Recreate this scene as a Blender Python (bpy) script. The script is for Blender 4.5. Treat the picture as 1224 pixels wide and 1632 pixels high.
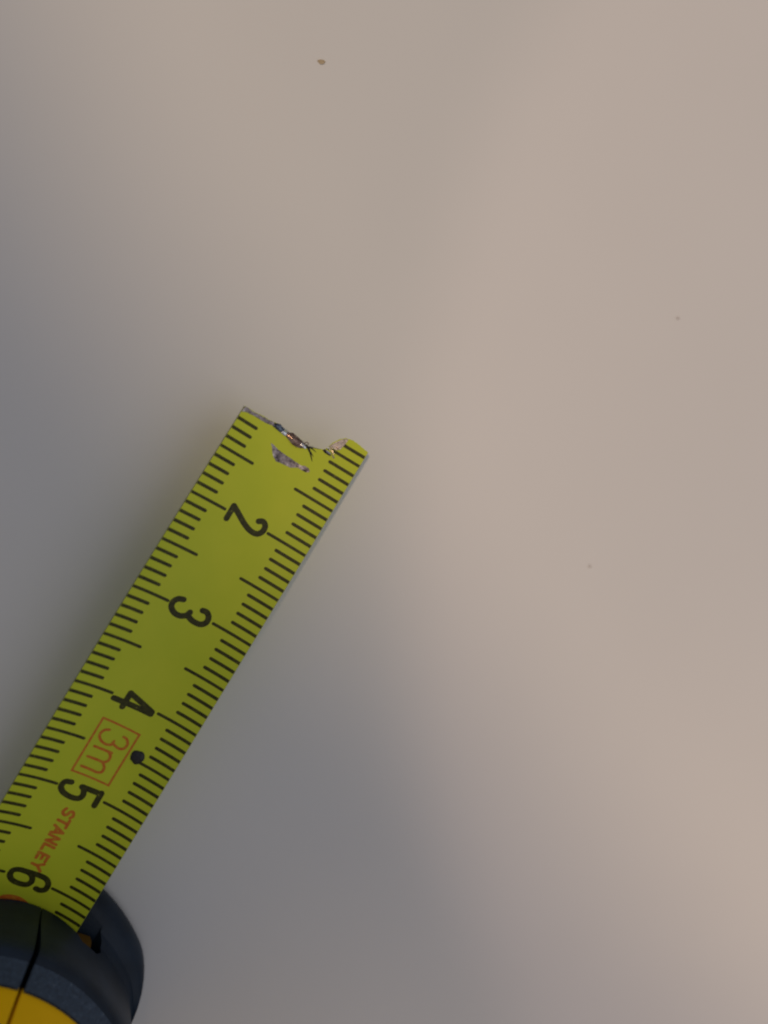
import bpy, bmesh, math, random
from mathutils import Vector, Matrix
random.seed(7)
for o in list(bpy.data.objects): bpy.data.objects.remove(o, do_unlink=True)
S = 0.001                       # everything below is written in millimetres
sc = bpy.context.scene
C = sc.collection
TABLE_Z = -6.05                 # table top, measured from the middle of the blade

# ------------------------------------------------------------------ camera
cam = bpy.data.cameras.new('camera')
cam.sensor_fit = 'VERTICAL'; cam.sensor_height = 36.0; cam.lens = 36.0 * 1226 / 1632
cam.clip_start = 0.002; cam.clip_end = 20.0
cam.dof.use_dof = True; cam.dof.focus_distance = 0.0745; cam.dof.aperture_fstop = 12.5
co = bpy.data.objects.new('camera', cam); C.objects.link(co)
CAM = (-12.862, 21.408, 72.589)
def rxyz(rx, ry, rz):
    return Matrix.Rotation(rz, 3, 'Z') @ Matrix.Rotation(ry, 3, 'Y') @ Matrix.Rotation(rx, 3, 'X')
RM = rxyz(-0.0161001, 0.3183451, -0.5501468).transposed()
co.matrix_world = Matrix.Translation(Vector(CAM) * S) @ RM.to_4x4()
sc.camera = co
sc.cycles.filter_width = 2.2

# ------------------------------------------------------------------ light
w = bpy.data.worlds.new('World'); sc.world = w; w.use_nodes = True
bg = w.node_tree.nodes['Background']
bg.inputs[0].default_value = (0.94, 0.92, 1.0, 1); bg.inputs[1].default_value = 0.177
sc.view_settings.view_transform = 'Standard'; sc.view_settings.look = 'None'
sc.view_settings.exposure = 0.0; sc.view_settings.gamma = 1.0; sc.view_settings.use_curve_mapping = False
def spot(name, loc, aim, power, col, size, blend, radius):
    l = bpy.data.lights.new(name, 'SPOT'); l.energy = power; l.color = col
    l.spot_size = math.radians(size); l.spot_blend = blend; l.shadow_soft_size = radius
    o = bpy.data.objects.new(name, l); C.objects.link(o)
    L = Vector(loc) * S; A = Vector(aim) * S
    o.matrix_world = Matrix.Translation(L) @ (A - L).to_track_quat('-Z', 'Y').to_matrix().to_4x4()
    return o
spot('added_warm_spot', (-95.4, 84.1, 450), (273.6, -123.7, -6), 1.36, (1.0, 0.70, 0.47), 51.14, 0.684, 0.003)  # all these spots are added; their cone edges imitate an unseen hand's shadow
spot('added_warm_spot', (-35.0, -36.9, 450), (130.6, 90.7, -6), 0.59, (1.0, 0.69, 0.56), 32.0, 0.20, 0.003)
spot('added_warm_spot', (-139.9, 15.6, 450), (181.1, 395.2, -6), 2.56, (1.0, 0.735, 0.47), 80.0, 0.212, 0.003)
def added_cool_light(loc, aim, sx, sy, power, col):
    l = bpy.data.lights.new('added_cool_light', 'AREA'); l.shape = 'RECTANGLE'; l.size = sx; l.size_y = sy; l.energy = power; l.color = col
    o = bpy.data.objects.new('added_cool_light', l); C.objects.link(o)
    L = Vector(loc) * S; A = Vector(aim) * S
    o.matrix_world = Matrix.Translation(L) @ (A - L).to_track_quat('-Z', 'Y').to_matrix().to_4x4()
added_cool_light((430, 160, 760), (10, 10, 0), 0.8, 0.8, 0.95, (0.92, 0.94, 1.0))  # unseen cool area light, added for the gradient across the blade

# ------------------------------------------------------------------ helpers
def mat(name, col, rough=0.5, metal=0.0, **kw):
    m = bpy.data.materials.new(name); m.use_nodes = True
    b = m.node_tree.nodes['Principled BSDF']
    b.inputs['Base Color'].default_value = (*col, 1); b.inputs['Roughness'].default_value = rough
    b.inputs['Metallic'].default_value = metal
    for k, v in kw.items(): b.inputs[k.replace('_', ' ')].default_value = v
    return m
def nodes(m): return m.node_tree.nodes, m.node_tree.links, m.node_tree.nodes['Principled BSDF']
def noise(m, scale, detail=4, rough=0.55, vec=None):
    N, L, b = nodes(m)
    if vec is None:
        tc = N.new('ShaderNodeTexCoord'); vec = tc.outputs['Object']
    n = N.new('ShaderNodeTexNoise'); n.inputs['Scale'].default_value = scale
    n.inputs['Detail'].default_value = detail; n.inputs['Roughness'].default_value = rough
    L.new(vec, n.inputs['Vector']); return n
def ramp(m, src, stops):
    N, L, b = nodes(m); r = N.new('ShaderNodeValToRGB'); e = r.color_ramp.elements
    while len(e) < len(stops): e.new(0.5)
    for i, (p, c) in enumerate(stops): e[i].position = p; e[i].color = (*c, 1)
    L.new(src, r.inputs[0]); return r
def bump(m, src, strength, dist):
    N, L, b = nodes(m); u = N.new('ShaderNodeBump'); u.inputs['Strength'].default_value = strength
    u.inputs['Distance'].default_value = dist; L.new(src, u.inputs['Height']); L.new(u.outputs[0], b.inputs['Normal']); return u
def to(m, src, sock):
    N, L, b = nodes(m); L.new(src, b.inputs[sock])

def link(name, verts, faces, m, parent=None, smooth=False):
    me = bpy.data.meshes.new(name); me.from_pydata([Vector(v) * S for v in verts], [], faces); me.update()
    if smooth:
        for p in me.polygons: p.use_smooth = True
    me.materials.append(m)
    o = bpy.data.objects.new(name, me); C.objects.link(o)
    if parent is not None: o.parent = parent
    return o
def fix(o, angle=None):
    bm = bmesh.new(); bm.from_mesh(o.data); bmesh.ops.recalc_face_normals(bm, faces=bm.faces)
    bm.to_mesh(o.data); bm.free()
    if angle:
        for p in o.data.polygons: p.use_smooth = True
        o.data.set_sharp_from_angle(angle=math.radians(angle))

# ------------------------------------------------------------------ materials
M = {}
m = M['table'] = mat('white_lacquer', (0.80, 0.785, 0.765), 0.48, Specular_IOR_Level=0.26)
n1 = noise(m, 28, 3); r = ramp(m, n1.outputs[0], [(0.3, (0.785, 0.778, 0.772)), (0.7, (0.805, 0.798, 0.792))]); to(m, r.outputs[0], 'Base Color')
n2 = noise(m, 420, 4); bump(m, n2.outputs[0], 0.12, 0.0002)
m = M['paint'] = mat('yellow_blade_paint', (0.56, 0.60, 0.035), 0.5, Coat_Weight=0.12, Coat_Roughness=0.45, Specular_IOR_Level=0.3)
n1 = noise(m, 160, 4); r = ramp(m, n1.outputs[0], [(0.3, (0.60, 0.695, 0.026)), (0.7, (0.67, 0.735, 0.034))]); to(m, r.outputs[0], 'Base Color')
n2 = noise(m, 2600, 3); bump(m, n2.outputs[0], 0.10, 0.00003)
m = M['ink'] = mat('black_ink', (0.045, 0.042, 0.010), 0.5, Specular_IOR_Level=0.3)
n1 = noise(m, 2500, 3); r = ramp(m, n1.outputs[0], [(0.35, (0.034, 0.034, 0.006)), (0.68, (0.070, 0.070, 0.012)), (0.78, (0.30, 0.31, 0.03))]); to(m, r.outputs[0], 'Base Color')
m = M['red'] = mat('red_ink', (0.52, 0.15, 0.03), 0.5, Specular_IOR_Level=0.3)
n1 = noise(m, 2600, 3); r = ramp(m, n1.outputs[0], [(0.3, (0.68, 0.13, 0.02)), (0.75, (0.70, 0.30, 0.03))]); to(m, r.outputs[0], 'Base Color')
m = M['bare'] = mat('bare_worn_steel', (0.36, 0.31, 0.29), 0.36, 0.8)
n1 = noise(m, 1100, 6, 0.72); r = ramp(m, n1.outputs[0], [(0.37, (0.03, 0.025, 0.027)), (0.46, (0.19, 0.155, 0.16)), (0.57, (0.38, 0.325, 0.33)), (0.68, (0.80, 0.72, 0.70))]); to(m, r.outputs[0], 'Base Color'); bump(m, n1.outputs[0], 0.5, 0.0001)
m = M['pale'] = mat('scraped_steel', (0.5, 0.46, 0.42), 0.38, 0.75)
n1 = noise(m, 1300, 5, 0.7); r = ramp(m, n1.outputs[0], [(0.34, (0.16, 0.14, 0.14)), (0.5, (0.38, 0.34, 0.34)), (0.72, (0.56, 0.50, 0.48))]); to(m, r.outputs[0], 'Base Color'); bump(m, n1.outputs[0], 0.5, 0.0001)
m = M['refl_blue'] = mat('blue_reflection_steel', (0.10, 0.12, 0.15), 0.28, 0.9)  # dark blue reflection on the bent lip, painted as the steel's tint
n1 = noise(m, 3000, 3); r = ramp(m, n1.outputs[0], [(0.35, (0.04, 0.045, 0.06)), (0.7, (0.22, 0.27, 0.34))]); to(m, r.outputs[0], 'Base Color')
m = M['refl_white'] = mat('white_reflection_steel', (0.78, 0.80, 0.84), 0.22, 0.9)  # white reflection on the bent lip, put into the base colour
m = M['refl_brown'] = mat('brown_reflection_steel', (0.30, 0.2, 0.15), 0.26, 0.85)  # brown reflection on the curled lip, painted into the steel colour
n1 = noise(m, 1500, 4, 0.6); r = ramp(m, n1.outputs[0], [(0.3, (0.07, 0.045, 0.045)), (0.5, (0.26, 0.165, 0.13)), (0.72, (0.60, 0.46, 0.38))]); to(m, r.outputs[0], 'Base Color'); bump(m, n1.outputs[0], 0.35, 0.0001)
M['glint_gold'] = mat('painted_glint_steel', (0.85, 0.70, 0.45), 0.25, 0.85)  # warm glint on the splinters, put into the base colour
m = M['crack'] = mat('crack_black', (0.012, 0.009, 0.005), 0.7)
m = M['dark_dot'] = mat('spot_black', (0.020, 0.021, 0.022), 0.5)
n1 = noise(m, 2200, 4); bump(m, n1.outputs[0], 0.6, 0.0002)
m = M['edge'] = mat('blade_edge_steel', (0.14, 0.13, 0.06), 0.45, 0.4)
m = M['rubber'] = mat('navy_rubber', (0.010, 0.014, 0.02), 0.48, Specular_IOR_Level=0.26)
n1 = noise(m, 240, 4); r = ramp(m, n1.outputs[0], [(0.3, (0.007, 0.014, 0.025)), (0.7, (0.015, 0.030, 0.054))]); to(m, r.outputs[0], 'Base Color')
n2 = noise(m, 3200, 3, 0.6); bump(m, n2.outputs[0], 0.25, 0.0001)
m = M['grain'] = mat('grained_navy_rubber', (0.03, 0.05, 0.075), 0.5)
n1 = noise(m, 3600, 4, 0.65); r = ramp(m, n1.outputs[0], [(0.35, (0.018, 0.036, 0.066)), (0.62, (0.036, 0.070, 0.122)), (0.76, (0.20, 0.25, 0.30))]); to(m, r.outputs[0], 'Base Color'); bump(m, n1.outputs[0], 0.7, 0.00025)
m = M['yellow'] = mat('yellow_case_plastic', (0.98, 0.57, 0.002), 0.4, Specular_IOR_Level=0.12)
n1 = noise(m, 1800, 3); bump(m, n1.outputs[0], 0.12, 0.00008)
M['shaded_yellow'] = mat('shaded_yellow_plastic', (0.13, 0.07, 0.012), 0.7, Specular_IOR_Level=0.1)  # yellow plastic with the shade of the mouth put into its colour
m = M['crumb'] = mat('brown_crumb', (0.30, 0.19, 0.07), 0.7)
n1 = noise(m, 2500, 3); r = ramp(m, n1.outputs[0], [(0.3, (0.44, 0.33, 0.19)), (0.7, (0.62, 0.51, 0.35))]); to(m, r.outputs[0], 'Base Color')
M['speck'] = mat('grey_speck', (0.50, 0.45, 0.42), 0.8)

# ------------------------------------------------------------------ table
def slab(name, x0, x1, y0, y1, z0, z1, m):
    v = [(x, y, z) for z in (z0, z1) for x, y in ((x0, y0), (x1, y0), (x1, y1), (x0, y1))]
    f = [(3, 2, 1, 0), (4, 5, 6, 7), (0, 1, 5, 4), (1, 2, 6, 5), (2, 3, 7, 6), (3, 0, 4, 7)]
    return link(name, v, f, m)
tb = slab('table_top', -450, 550, -450, 550, TABLE_Z - 24, TABLE_Z, M['table'])
tb['kind'] = 'structure'; tb['label'] = 'smooth white table top under the tape measure'

# ------------------------------------------------------------------ tape measure
tape = bpy.data.objects.new('tape_measure', None); C.objects.link(tape)
tape.location = Vector((2.6, -50, TABLE_Z)) * S; tape.empty_display_size = 0.02
tape['label'] = 'steel tape measure with torn yellow blade and navy and yellow case'
tape['category'] = 'tape measure'
bpy.context.view_layer.update()
def part(o, parent):
    o.parent = parent; o.matrix_parent_inverse = parent.matrix_world.inverted() if parent is tape else Matrix(); return o

HALF = 6.35; SAG = 1.2476; KAP = 2 * SAG / HALF ** 2; BOW = -0.196; LAT = 0.0498
def blade_pt(u, v, e=0.0):
    """u = printed millimetres along the blade, v = millimetres across it, e = height above the painted face"""
    q = u - 35.0; t = v * KAP
    qq = max(-30.0, min(30.0, q)) / 10
    dz = BOW * qq * qq + (BOW * 0.6 * (q - 30.0) if q > 30 else 0) * 0.3
    return (math.sin(t) / KAP + LAT * qq * qq - e * math.sin(t), -q, (1 - math.cos(t)) / KAP + dz + e * math.cos(t))
TORN = [(-6.36, 10.80), (-5.75, 10.74), (-5.09, 10.77), (-4.62, 10.70), (-4.30, 10.64), (-3.7, 10.66), (-3.10, 10.60), (-2.53, 10.49), (-1.93, 10.65), (-1.38, 10.73),
        (-0.79, 10.64), (-0.15, 10.66), (0.33, 10.86), (0.84, 10.89), (1.44, 10.73), (1.9, 10.53), (2.32, 10.36), (2.62, 10.20), (2.70, 9.85),
        (2.91, 9.25), (3.25, 8.65), (3.75, 8.20), (4.42, 8.02), (5.16, 8.06), (5.65, 8.16), (6.1, 8.22), (6.36, 8.26)]
def lerp(tab, x):
    if x <= tab[0][0]: return tab[0][1]
    for (a, b), (c, d) in zip(tab, tab[1:]):
        if x <= c: return b + (d - b) * (x - a) / (c - a)
    return tab[-1][1]

def build_blade():
    cols = sorted(set([round(-HALF + i * 0.127, 4) for i in range(101)] + [a for a, b in TORN if abs(a) < HALF]))
    rows = [i / 90 for i in range(91)]; U1 = 80.0
    vs = []; nc = len(cols); nr = len(rows)
    for e in (0.0, -0.13):
        for v in cols:
            u0 = lerp(TORN, v) + 0.03 * math.sin(v * 23) * math.sin(v * 7.1)
            for t in rows:
                tt = t * t * 0.5 + t * 0.5
                vs.append(blade_pt(u0 + (U1 - u0) * tt, v, e))
    fs = []; idx = lambda s, c, r: s * nc * nr + c * nr + r
    for c in range(nc - 1):
        for r in range(nr - 1):
            fs.append((idx(0, c, r), idx(0, c, r + 1), idx(0, c + 1, r + 1), idx(0, c + 1, r)))
            fs.append((idx(1, c, r), idx(1, c + 1, r), idx(1, c + 1, r + 1), idx(1, c, r + 1)))
        fs.append((idx(0, c, 0), idx(0, c + 1, 0), idx(1, c + 1, 0), idx(1, c, 0)))
    ntop = len(fs)
    for r in range(nr - 1):
        fs.append((idx(0, 0, r), idx(1, 0, r), idx(1, 0, r + 1), idx(0, 0, r + 1)))
        fs.append((idx(0, nc - 1, r), idx(0, nc - 1, r + 1), idx(1, nc - 1, r + 1), idx(1, nc - 1, r)))
    o = link('blade', vs, fs, M['paint'], smooth=True)
    fix(o, 40)
    o.data.materials.append(M['edge'])
    for i in range(ntop, len(fs)): o.data.polygons[i].material_index = 1
    return o
blade = part(build_blade(), tape)
blade['label'] = 'yellow-green curved blade with its end torn off'

def catmull(pts, n=6, closed=False):
    if len(pts) < 3: return pts
    out = []; m_ = len(pts)
    for i in range(m_ if closed else m_ - 1):
        g = (lambda j: pts[j % m_]) if closed else (lambda j: pts[max(0, min(m_ - 1, j))])
        a, b, c, d = g(i - 1), g(i), g(i + 1), g(i + 2)
        for k in range(n):
            t = k / n
            out.append(tuple(0.5 * (2 * b[q] + (c[q] - a[q]) * t + (2 * a[q] - 5 * b[q] + 4 * c[q] - d[q]) * t * t + (3 * b[q] - a[q] - 3 * c[q] + d[q]) * t ** 3) for q in (0, 1)))
    if not closed: out.append(pts[-1])
    return out
def densify(pts, step=0.35):
    out = []
    for a, b in zip(pts, pts[1:]):
        n = max(1, int(math.dist(a, b) / step))
        out += [(a[0] + (b[0] - a[0]) * k / n, a[1] + (b[1] - a[1]) * k / n) for k in range(n)]
    return out + [pts[-1]]
def ribbon(pts, wd, e, verts, faces, closed=False, taper=False, caps=(True, True)):
    """one flat printed stroke lying on the blade; no overlapping faces inside a stroke"""
    P = pts[:-1] if closed and pts[0] == pts[-1] else pts
    n = len(P); rows = []
    for i in range(n):
        a = P[(i - 1) % n] if closed or i > 0 else P[i]; b = P[(i + 1) % n] if closed or i < n - 1 else P[i]
        def nrm(s, t):
            d = (t[0] - s[0], t[1] - s[1]); l = math.hypot(*d) or 1; return (-d[1] / l, d[0] / l)
        n1 = nrm(a, P[i]) if a != P[i] else nrm(P[i], b); n2 = nrm(P[i], b) if b != P[i] else n1
        nx, ny = n1[0] + n2[0], n1[1] + n2[1]; l = math.hypot(nx, ny) or 1; nx /= l; ny /= l
        k = min(1.5, 1 / max(0.3, nx * n1[0] + ny * n1[1]))
        h = wd / 2 * k * ((1 - 0.85 * i / (n - 1)) if taper else 1)
        rows.append(((P[i][0] + nx * h, P[i][1] + ny * h), (P[i][0] - nx * h, P[i][1] - ny * h)))
    base = len(verts)
    for l_, r_ in rows: verts += [blade_pt(*l_, e), blade_pt(*r_, e)]
    for i in range(n if closed else n - 1):
        j = (i + 1) % n; faces.append((base + 2 * i, base + 2 * i + 1, base + 2 * j + 1, base + 2 * j))
    if not closed and not taper:
        for end, on in ((0, caps[0]), (n - 1, caps[1])):
            if not on: continue
            l_, r_ = rows[end]; c = P[end]; a0 = math.atan2(l_[1] - c[1], l_[0] - c[0]); R_ = math.dist(l_, c)
            sg = 1 if end == 0 else -1
            ring = [base + 2 * end]
            for k in range(1, 6):
                a = a0 + sg * math.pi * k / 6; verts.append(blade_pt(c[0] + R_ * math.cos(a), c[1] + R_ * math.sin(a), e)); ring.append(len(verts) - 1)
            ring.append(base + 2 * end + 1); faces.append(tuple(ring))
def strokes(name, lists, wd, m, e0=0.012, curved=True, parent=None, sharp=()):
    vs, fs = [], []
    for i, pts in enumerate(lists):
        P = catmull(pts) if curved and i not in sharp else densify(pts)
        ribbon(P, wd, e0 + 0.006 * i, vs, fs)
    return part(link(name, vs, fs, m), parent or blade)

# numerals, read along the blade
NUM = {
 'two': [[(20.70, -2.00), (19.32, -2.02)], [(19.32, -2.02), (19.77, -1.22), (20.32, -0.25), (20.62, 0.60), (20.56, 1.28), (20.08, 1.62), (19.52, 1.55), (19.26, 1.16), (19.45, 0.78)]],
 'three': [[(29.28, -1.41), (29.45, -1.90), (29.91, -2.17), (30.43, -2.03), (30.78, -1.48), (30.79, -0.90), (30.50, -0.42), (30.08, -0.26)], [(30.46, -0.30), (30.70, 0.41), (30.64, 1.18), (30.23, 1.56), (29.68, 1.49), (29.36, 1.11), (29.39, 0.68)]],
 'four': [[(40.39, -2.23), (40.36, 1.58)], [(39.37, -1.04), (40.14, 1.58)], [(39.34, -1.06), (40.84, -1.10)]],
 'five': [[(49.41, -1.52), (49.56, -2.05), (50.12, -2.17), (50.60, -1.72), (50.80, -0.86), (50.66, -0.15), (50.18, 0.06), (49.62, -0.18), (49.48, -0.42)], [(49.47, -0.42), (49.41, 1.48)], [(49.30, 1.48), (50.70, 1.50)]],
 'six': [[(59.36, -0.60), (59.36, -1.45), (59.62, -1.98), (60.18, -2.01), (60.62, -1.56), (60.74, -0.80), (60.60, -0.15), (60.15, 0.10), (59.66, -0.08), (59.38, -0.50)], [(59.34, -1.0), (59.28, 0.50), (59.38, 1.23), (59.77, 1.61), (60.35, 1.63), (60.66, 1.25), (60.66, 0.81)]],
}
SHARP = {'two': (0,), 'four': (0, 1, 2), 'five': (1, 2)}
for k, ls in NUM.items():
    o = strokes('numeral', ls, 0.56, M['ink'], sharp=SHARP.get(k, ())); o['label'] = 'black numeral ' + k + ' printed on the blade'

# graduation marks: one object each
def mark(u, v0, v1, wd=0.29, outer=True):
    vs, fs = [], []
    pts = densify([(u, v0), (u, v1)], 0.4)
    ribbon(pts, wd, 0.010, vs, fs, caps=(not outer, True))
    return part(link('graduation_mark', vs, fs, M['ink']), blade)
for mm in range(9, 67):
    long = mm % 5 == 0
    wd = 0.30 if long else 0.33
    if mm >= 11:
        j = random.uniform(-0.04, 0.04)
        if mm == 11: mark(10.97, -5.2, -4.05, 0.27, False)
        else: mark(mm, -6.33, (-2.64 if long else -4.18) + j, wd)
    j = random.uniform(-0.05, 0.05)
    inner = (2.20 if long else 3.68) + j
    if mm == 9: inner = 4.0
    if mm == 10: inner = 3.25
    mark(mm - (0.10 if mm <= 10 else 0), 6.33, inner, wd)

# red "3m" in its frame, and the maker's lettering
vs, fs = [], []
bx = [(42.51, -2.09), (42.62, 1.69), (48.32, 1.66), (48.30, -2.08)]
ribbon(sum([densify([bx[i], bx[(i + 1) % 4]])[:-1] for i in range(4)], []), 0.20, 0.012, vs, fs, closed=True)
o = part(link('red_frame', vs, fs, M['red']), blade); o['label'] = 'thin red rectangle printed round the length'
strokes('red_numeral', [[(43.36, -0.99), (43.57, -1.39), (44.08, -1.56), (44.57, -1.24), (44.77, -0.62), (44.60, -0.12), (44.20, -0.06)], [(44.42, -0.10), (44.65, 0.60), (44.48, 1.08), (43.95, 1.19), (43.53, 0.88), (43.45, 0.51)]], 0.25, M['red'], e0=0.02)
strokes('red_letter', [[(45.35, -1.42), (45.33, 0.34)], [(45.36, 0.05), (45.66, 0.38), (46.14, 0.42), (46.46, 0.10), (46.47, -0.5), (46.49, -1.49)], [(46.50, 0.05), (46.90, 0.43), (47.40, 0.44), (47.60, 0.05), (47.59, -0.5), (47.57, -1.52)]], 0.25, M['red'], e0=0.02, sharp=(0,))
GL = {  # unit strokes: x along the word 0..0.75, y up 0..1
 'S': [[(0.68, 0.85), (0.40, 1.0), (0.10, 0.84), (0.16, 0.60), (0.52, 0.46), (0.66, 0.22), (0.42, 0.0), (0.05, 0.14)]],
 'T': [[(0.0, 0.96), (0.75, 0.96)], [(0.37, 0.96), (0.37, 0.0)]],
 'A': [[(0.0, 0.0), (0.36, 1.0)], [(0.36, 1.0), (0.74, 0.0)], [(0.15, 0.32), (0.6, 0.32)]],
 'N': [[(0.06, 0.0), (0.06, 1.0)], [(0.06, 1.0), (0.66, 0.0)], [(0.66, 0.0), (0.66, 1.0)]],
 'L': [[(0.08, 1.0), (0.08, 0.05)], [(0.08, 0.05), (0.66, 0.05)]],
 'E': [[(0.08, 0.0), (0.08, 1.0)], [(0.08, 0.95), (0.66, 0.95)], [(0.08, 0.5), (0.58, 0.5)], [(0.08, 0.05), (0.66, 0.05)]],
 'Y': [[(0.0, 1.0), (0.36, 0.5)], [(0.74, 1.0), (0.36, 0.5)], [(0.36, 0.5), (0.36, 0.0)]],
}
for i, ch in enumerate('STANLEY'):
    ls = [[(51.95 + i * 1.0 + 1.08 * x + 0.10 * y, -0.76 + 1.06 * y) for x, y in st] for st in GL[ch]]
    strokes('red_letter', ls, 0.29, M['red'], e0=0.012, curved=(ch == 'S'))
# top of a red printed roundel that runs into the case
strokes('red_roundel', [[(64.0, -1.9), (62.75, -1.55), (62.35, -0.6), (62.45, 0.4), (63.0, 1.3), (63.9, 1.7)]], 0.6, M['red'])

# ---- wear at the torn end
def strip(name, rows, m, e=0.018, bulge=0.0, n=8, lift=0.0):
    """rows: (v, u_low, u_high); a skin on the blade, optionally bulging up like a bent lip"""
    vs, fs = [], []; dense = []
    for (v0, a0, b0), (v1, a1, b1) in zip(rows, rows[1:]):
        k = max(1, int((v1 - v0) / 0.12))
        for i in range(k):
            t = i / k; dense.append((v0 + (v1 - v0) * t, a0 + (a1 - a0) * t, b0 + (b1 - b0) * t))
    dense.append(rows[-1])
    T = len(dense) - 1
    for i, (v, a, b) in enumerate(dense):
        env = math.sin(math.pi * min(1, max(0, (i + 0.3) / (T + 0.6)))) ** 0.5
        jit = random.uniform(-0.03, 0.03)
        for k in range(n + 1):
            t = k / n
            h = bulge * env * math.sin(math.pi * (t * 0.75 + 0.12)) * (1 + random.uniform(-0.12, 0.12))
            vs.append(blade_pt(a + jit + (b - a) * t, v, e + h + lift * (1 - t)))
    for i in range(T):
        for k in range(n): fs.append((i * (n + 1) + k, i * (n + 1) + k + 1, (i + 1) * (n + 1) + k + 1, (i + 1) * (n + 1) + k))
    o = part(link(name, vs, fs, m, smooth=True), blade); fix(o, 60); return o
o = strip('bare_steel', [(-6.33, 10.84, 11.42), (-5.95, 10.78, 11.22), (-5.27, 10.80, 11.12), (-4.6, 10.74, 11.05), (-4.08, 10.70, 11.09), (-3.43, 10.68, 11.06), (-2.86, 10.62, 10.96)], M['bare'], 0.022)
o['label'] = 'bare grey steel where the paint has chipped along the torn edge'
o = strip('worn_patch', [(-2.16, 12.40, 12.44), (-1.87, 12.47, 12.75), (-1.57, 12.54, 13.16), (-1.22, 12.61, 13.46), (-0.83, 12.66, 13.70), (-0.44, 12.68, 13.60), (0.0, 12.69, 13.55), (0.62, 12.71, 13.48), (0.96, 12.74, 13.30), (1.38, 12.80, 13.10), (1.78, 12.62, 13.13), (2.18, 12.60, 13.08), (2.44, 12.78, 12.92)], M['bare'], 0.016)
o['label'] = 'leaf-shaped patch of bare steel scraped through the paint'
strip('bent_lip', [(-2.92, 10.62, 10.98), (-2.4, 10.42, 11.06), (-1.95, 10.56, 11.10), (-1.70, 10.68, 11.10)], M['refl_blue'], 0.02, 0.16)
strip('bent_lip', [(-1.98, 10.72, 11.10), (-1.6, 10.72, 11.14), (-1.30, 10.74, 11.14)], M['refl_white'], 0.03, 0.12)
o = strip('bent_lip', [(-1.42, 10.72, 11.10), (-0.9, 10.50, 11.30), (-0.3, 10.56, 11.50), (0.2, 10.68, 11.48), (0.55, 10.80, 11.38), (0.88, 10.90, 11.12)], M['refl_brown'], 0.02, 0.30)
o['label'] = 'steel curled up at the torn edge with a painted brown reflection'
strip('bent_lip', [(0.28, 10.88, 11.10), (0.50, 10.84, 11.16), (0.70, 10.90, 11.20), (0.95, 11.02, 11.22)], M['refl_white'], 0.20, 0.10)
strip('scraped_steel', [(2.78, 9.68, 9.80), (3.0, 9.30, 9.72), (3.25, 8.86, 9.74), (3.55, 8.46, 9.70), (3.85, 8.22, 9.52), (4.05, 8.18, 8.50)], M['pale'], 0.014)
def rib(name, lists, wd, m, e=0.02):
    vs, fs = [], []
    for i, l in enumerate(lists): ribbon(densify(l, 0.12), wd, e + 0.005 * i, vs, fs, taper=True)
    return part(link(name, vs, fs, m), blade)
rib('crack', [[(10.90, 0.75), (10.93, 1.10), (11.22, 1.52), (11.50, 1.80), (11.88, 2.16)]], 0.30, M['crack'])
rib('crack', [[(11.15, 1.45), (11.30, 1.80), (11.44, 2.04)]], 0.16, M['crack'], 0.03)
rib('crack', [[(10.82, 1.22), (10.83, 1.62), (10.93, 2.04)]], 0.18, M['crack'], 0.035)
rib('crack', [[(10.90, 0.95), (10.66, 1.60), (10.42, 2.25)]], 0.13, M['crack'], 0.04)
def shard(pts, hs, m, th=0.06):
    top = [blade_pt(u, v, 0.04 + h) for (u, v), h in zip(pts, hs)]; bot = [blade_pt(u, v, 0.04 + h - th) for (u, v), h in zip(pts, hs)]
    n = len(pts); fs = [tuple(range(n)), tuple(range(2 * n - 1, n - 1, -1))] + [(i, i + n, (i + 1) % n + n, (i + 1) % n) for i in range(n)]
    o = part(link('steel_splinter', top + bot, fs, m), blade); fix(o); return o
shard([(10.40, 2.42), (10.18, 2.62), (10.34, 3.38), (10.52, 3.36), (10.52, 2.72)], [0.0, 0.05, 0.06, 0.02, 0.0], M['crack'])
shard([(10.20, 2.70), (10.23, 3.30), (10.40, 3.28), (10.34, 2.84)], [0.14, 0.20, 0.10, 0.08], M['refl_white'])
shard([(9.80, 2.80), (9.66, 2.98), (9.86, 3.20), (9.96, 2.98)], [0.05, 0.12, 0.16, 0.08], M['glint_gold'])
shard([(10.36, 3.42), (10.28, 3.55), (10.44, 3.88), (10.56, 3.76)], [0.10, 0.16, 0.12, 0.02], M['glint_gold'])
shard([(10.02, 2.66), (9.80, 2.74), (9.98, 3.06), (10.10, 2.90)], [0.0, 0.03, 0.05, 0.0], M['refl_blue'])
shard([(9.98, 3.10), (9.88, 3.30), (10.20, 3.62), (10.26, 3.46)], [0.06, 0.10, 0.12, 0.06], M['glint_gold'])
shard([(9.48, 3.38), (9.38, 3.44), (9.52, 3.80), (9.60, 3.74)], [0.02, 0.05, 0.04, 0.0], M['refl_brown'])
shard([(9.02, 3.24), (8.92, 3.32), (9.00, 3.44), (9.12, 3.36)], [0.01, 0.03, 0.02, 0.0], M['bare'])
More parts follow.
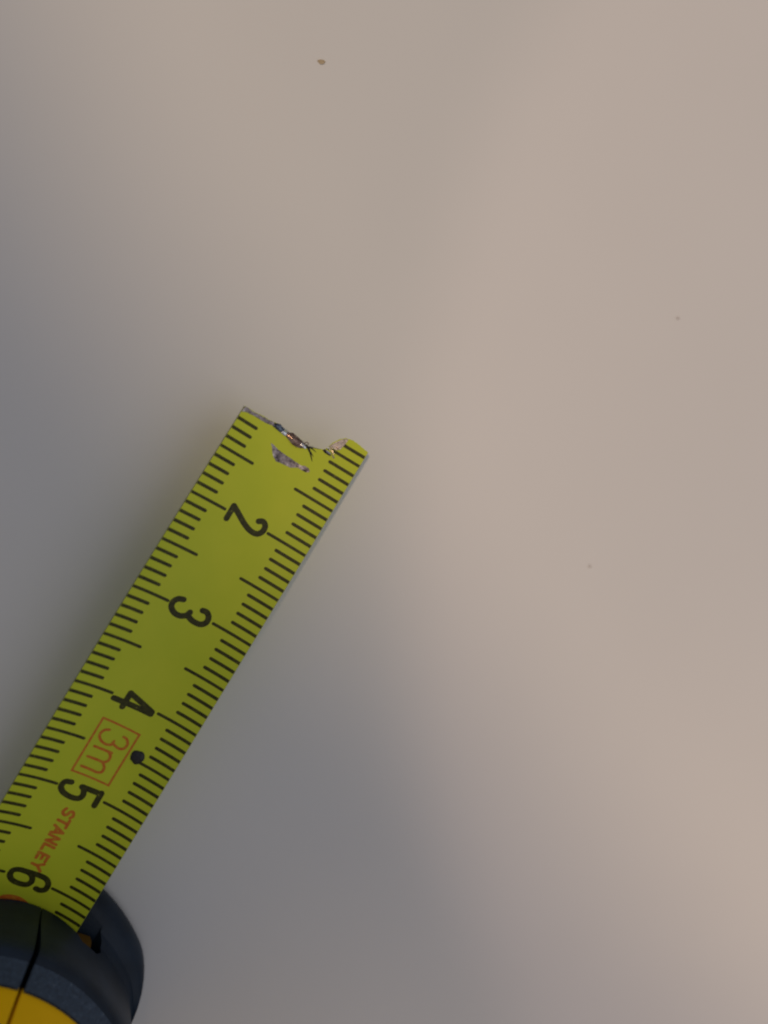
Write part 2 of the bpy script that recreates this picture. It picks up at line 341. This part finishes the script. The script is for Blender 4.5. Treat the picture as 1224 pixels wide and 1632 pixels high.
# a thin curl of torn steel standing off the edge
def tube(name, pts, rad, m, n=6):
    vs, fs = [], []; P = [Vector(p) for p in pts]
    for i, p in enumerate(P):
        d = (P[min(i + 1, len(P) - 1)] - P[max(i - 1, 0)]).normalized()
        a = d.cross(Vector((0.3, 0.2, 1))).normalized(); b = d.cross(a)
        for k in range(n): t = 2 * math.pi * k / n; vs.append(p + a * rad * math.cos(t) + b * rad * math.sin(t))
    for i in range(len(P) - 1):
        for k in range(n): fs.append((i * n + k, i * n + (k + 1) % n, (i + 1) * n + (k + 1) % n, (i + 1) * n + k))
    fs += [tuple(range(n)), tuple(range(len(P) * n - 1, (len(P) - 1) * n - 1, -1))]
    o = link(name, vs, fs, m, smooth=True); fix(o); return o
part(tube('steel_curl', [blade_pt(10.86, 0.62, 0.05), blade_pt(10.66, 0.60, 0.15), blade_pt(10.54, 0.74, 0.2), blade_pt(10.56, 0.92, 0.16), blade_pt(10.66, 0.98, 0.1), blade_pt(10.72, 0.88, 0.08)], 0.05, M['refl_brown']), blade)
# round domed dark spot beside the red frame
vs, fs = [], []; K = 20
rings = [(0.66, 0.0), (0.60, 0.10), (0.42, 0.16), (0.20, 0.18)]
for q, (rr, hh) in enumerate(rings):
    for k in range(K):
        t = 2 * math.pi * k / K; f_ = 1 + 0.06 * math.sin(3 * t + 1) + 0.04 * math.sin(5 * t)
        vs.append(blade_pt(44.62 + rr * f_ * 1.05 * math.cos(t), 2.62 + rr * f_ * math.sin(t), 0.012 + hh))
for q in range(3):
    for k in range(K): fs.append((q * K + k, q * K + (k + 1) % K, (q + 1) * K + (k + 1) % K, (q + 1) * K + k))
fs.append(tuple(range(3 * K, 4 * K)))
o = part(link('dark_spot', vs, fs, M['dark_dot'], smooth=True), blade); fix(o, 60); o['label'] = 'small round black spot touching the red frame'

# ---- case: two halves meeting at a seam, each with a navy bumper over a yellow shell
XS = 2.6
def case_map(a, side, y, z, aw, rad):
    fr = max(0.0, min(1.0, (y + 46) / 12.0)); fr = fr * fr * (3 - 2 * fr)
    y2 = y - 0.036 * a * a * fr
    d = 0.0
    if a > aw - rad:
        q = min(1.0, (a - (aw - rad)) / rad); d = rad * (1 - math.sqrt(max(0, 1 - q * q)))
    c = Vector((-54.0, 18.0)); v = Vector((y2, z)); r_ = (c - v).normalized()
    v = v + r_ * d
    if a < 0.3:                                     # the seam opens towards the top of the bumper
        a = a * (0.45 + 1.25 * max(0.0, min(1.0, (z - 0.5) / 5.5)))
    return (XS + side * a, v.x, v.y)
def loft(name, outline, a0, aw, rad, side, m, n=14, ng=6):
    As = [a0 + (aw - rad - a0) * i / n for i in range(n)] + [aw - rad + rad * math.sin(math.pi / 2 * i / ng) for i in range(ng + 1)]
    vs, fs = [], []; K = len(outline)
    for a in As: vs += [case_map(a, side, y, z, aw, rad) for y, z in outline]
    for i in range(len(As) - 1):
        for k in range(K): fs.append((i * K + k, i * K + (k + 1) % K, (i + 1) * K + (k + 1) % K, (i + 1) * K + k))
    fs += [tuple(range(K)), tuple(range((len(As) - 1) * K, len(As) * K))]
    o = link(name, vs, fs, m); fix(o, 38); return o
def smooth_open(pts, n=5): return catmull(pts, n)
BUMP = [(-44.0, -6.0), (-36, -6.0), (-28.0, -6.0)] + smooth_open([(-26.2, -5.95), (-25.1, -5.6), (-24.65, -4.8), (-24.8, -3.7), (-25.5, -2.9), (-26.7, -2.3)], 4) + \
       smooth_open([(-27.15, -1.2), (-26.9, 0.8), (-26.45, 2.9), (-26.02, 5.0), (-25.88, 6.1), (-26.0, 6.8), (-26.45, 7.25)], 4)
BAND = [(-26.78, 7.75), (-27.16, 8.3), (-27.6, 8.95)]
BACK = [(-27.85, 8.98), (-29.6, 8.6), (-34, 7.0), (-40, 2.0)]
BODY = [(-74, -5.85), (-31.0, -5.85), (-30.4, -4.6), (-30.2, 0.0), (-29.9, 6.0), (-29.0, 8.0), (-27.8, 8.55)] + \
       smooth_open([(-27.78, 8.9), (-28.75, 11.1), (-30.3, 14.6), (-33.0, 20.5), (-37, 28), (-43, 36), (-50, 41.5), (-58, 44.0), (-68, 43.5), (-77, 38), (-82.5, 28), (-84, 15), (-83, 2), (-80, -4)], 4)
def cut(o, cutter):
    md = o.modifiers.new('mouth', 'BOOLEAN'); md.operation = 'DIFFERENCE'; md.object = cutter; md.solver = 'EXACT'
    dg = bpy.context.evaluated_depsgraph_get()
    me = bpy.data.meshes.new_from_object(o.evaluated_get(dg)); o.modifiers.clear(); o.data = me
    for p in me.polygons: p.use_smooth = True
    me.set_sharp_from_angle(angle=math.radians(38))
# mouth: a slot whose upper lip follows the blade
top = [(-7.0, 0.2)] + [(blade_pt(61.8, v)[0], blade_pt(61.8, v)[2] + 0.16) for v in [-6.5 + i * 0.65 for i in range(21)]] + [(7.3, 0.75), (9.2, 0.55), (9.8, -0.4), (9.7, -1.7), (9.1, -2.5)]
poly = top + [(0, -2.9), (-6.6, -2.5), (-7.2, -1.2)]
n = len(poly)
cutter = link('mouth_cutter', [(x, -20, z) for x, z in poly] + [(x, -31.5, z) for x, z in poly],
              [tuple(range(n)), tuple(range(2 * n - 1, n - 1, -1))] + [(i, i + n, (i + 1) % n + n, (i + 1) % n) for i in range(n)], M['rubber'])
fix(cutter)
for side, word in ((-1, 'far'), (1, 'near')):
    bo = loft('front_bumper', BUMP + BAND + BACK, 0.15, 14.0, 2.3, side, M['rubber'])
    # the grained band between the front of the bumper and the yellow shell
    bo.data.materials.append(M['grain'])
    b0 = len(BUMP) - 1; K = len(BUMP + BAND + BACK)
    for p in bo.data.polygons:
        ks = {v % K for v in p.vertices}
        if len(p.vertices) == 4 and min(ks) >= b0 and max(ks) <= b0 + 3: p.material_index = 1
    cut(bo, cutter); part(bo, tape)
    bo['label'] = 'navy rubber bumper half with a grained upper band'
    sh = loft('case_shell', BODY, 0.09, 13.4, 2.3, side, M['yellow'])
    part(sh, tape); sh['label'] = 'plain yellow plastic half of the case'
bpy.data.objects.remove(cutter, do_unlink=True)
# yellow liner of the mouth, shade put into its colour, seen to the right of the blade
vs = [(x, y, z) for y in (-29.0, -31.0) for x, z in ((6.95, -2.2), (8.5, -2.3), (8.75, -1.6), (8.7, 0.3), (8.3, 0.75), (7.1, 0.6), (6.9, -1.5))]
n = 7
o = part(link('mouth_liner', vs, [tuple(range(n)), tuple(range(2 * n - 1, n - 1, -1))] + [(i, i + n, (i + 1) % n + n, (i + 1) % n) for i in range(n)], M['shaded_yellow']), tape); fix(o)

# ------------------------------------------------------------------ crumbs on the table
def crumb(name, x, y, rx, ry, rz, ang, m, label, cat, group=None):
    bm = bmesh.new(); bmesh.ops.create_icosphere(bm, subdivisions=3, radius=1.0)
    ph = [random.uniform(0, 6) for _ in range(6)]
    for v in bm.verts:
        c = v.co; f_ = 1 + 0.16 * math.sin(3 * c.x + ph[0]) + 0.13 * math.sin(4 * c.y + ph[1]) + 0.12 * math.sin(5 * c.z + ph[2])
        v.co = Vector((c.x * rx, c.y * ry, c.z * rz)) * f_ * S
    zmin = min(v.co.z for v in bm.verts)
    for v in bm.verts: v.co.z -= zmin
    me = bpy.data.meshes.new(name); bm.to_mesh(me); bm.free()
    for p in me.polygons: p.use_smooth = True
    me.materials.append(m)
    o = bpy.data.objects.new(name, me); C.objects.link(o)
    o.location = Vector((x, y, TABLE_Z)) * S; o.rotation_euler.z = ang
    o['label'] = label; o['category'] = cat
    return o
IMGX = math.atan2(0.518, 0.81)
crumb('brown_crumb', -16.1, 56.5, 0.40, 0.19, 0.06, IMGX - 0.05, M['crumb'], 'tiny oblong brown crumb lying far beyond the torn blade end', 'crumb')
crumb('dust_speck', 31.45, 59.6, 0.17, 0.13, 0.05, 0.4, M['speck'], 'tiny grey-brown speck on the table farthest to the right', 'speck')
crumb('dust_speck', 38.4, 29.9, 0.16, 0.15, 0.06, 1.4, M['speck'], 'tiny dark dust speck lying between blade and right edge', 'speck')
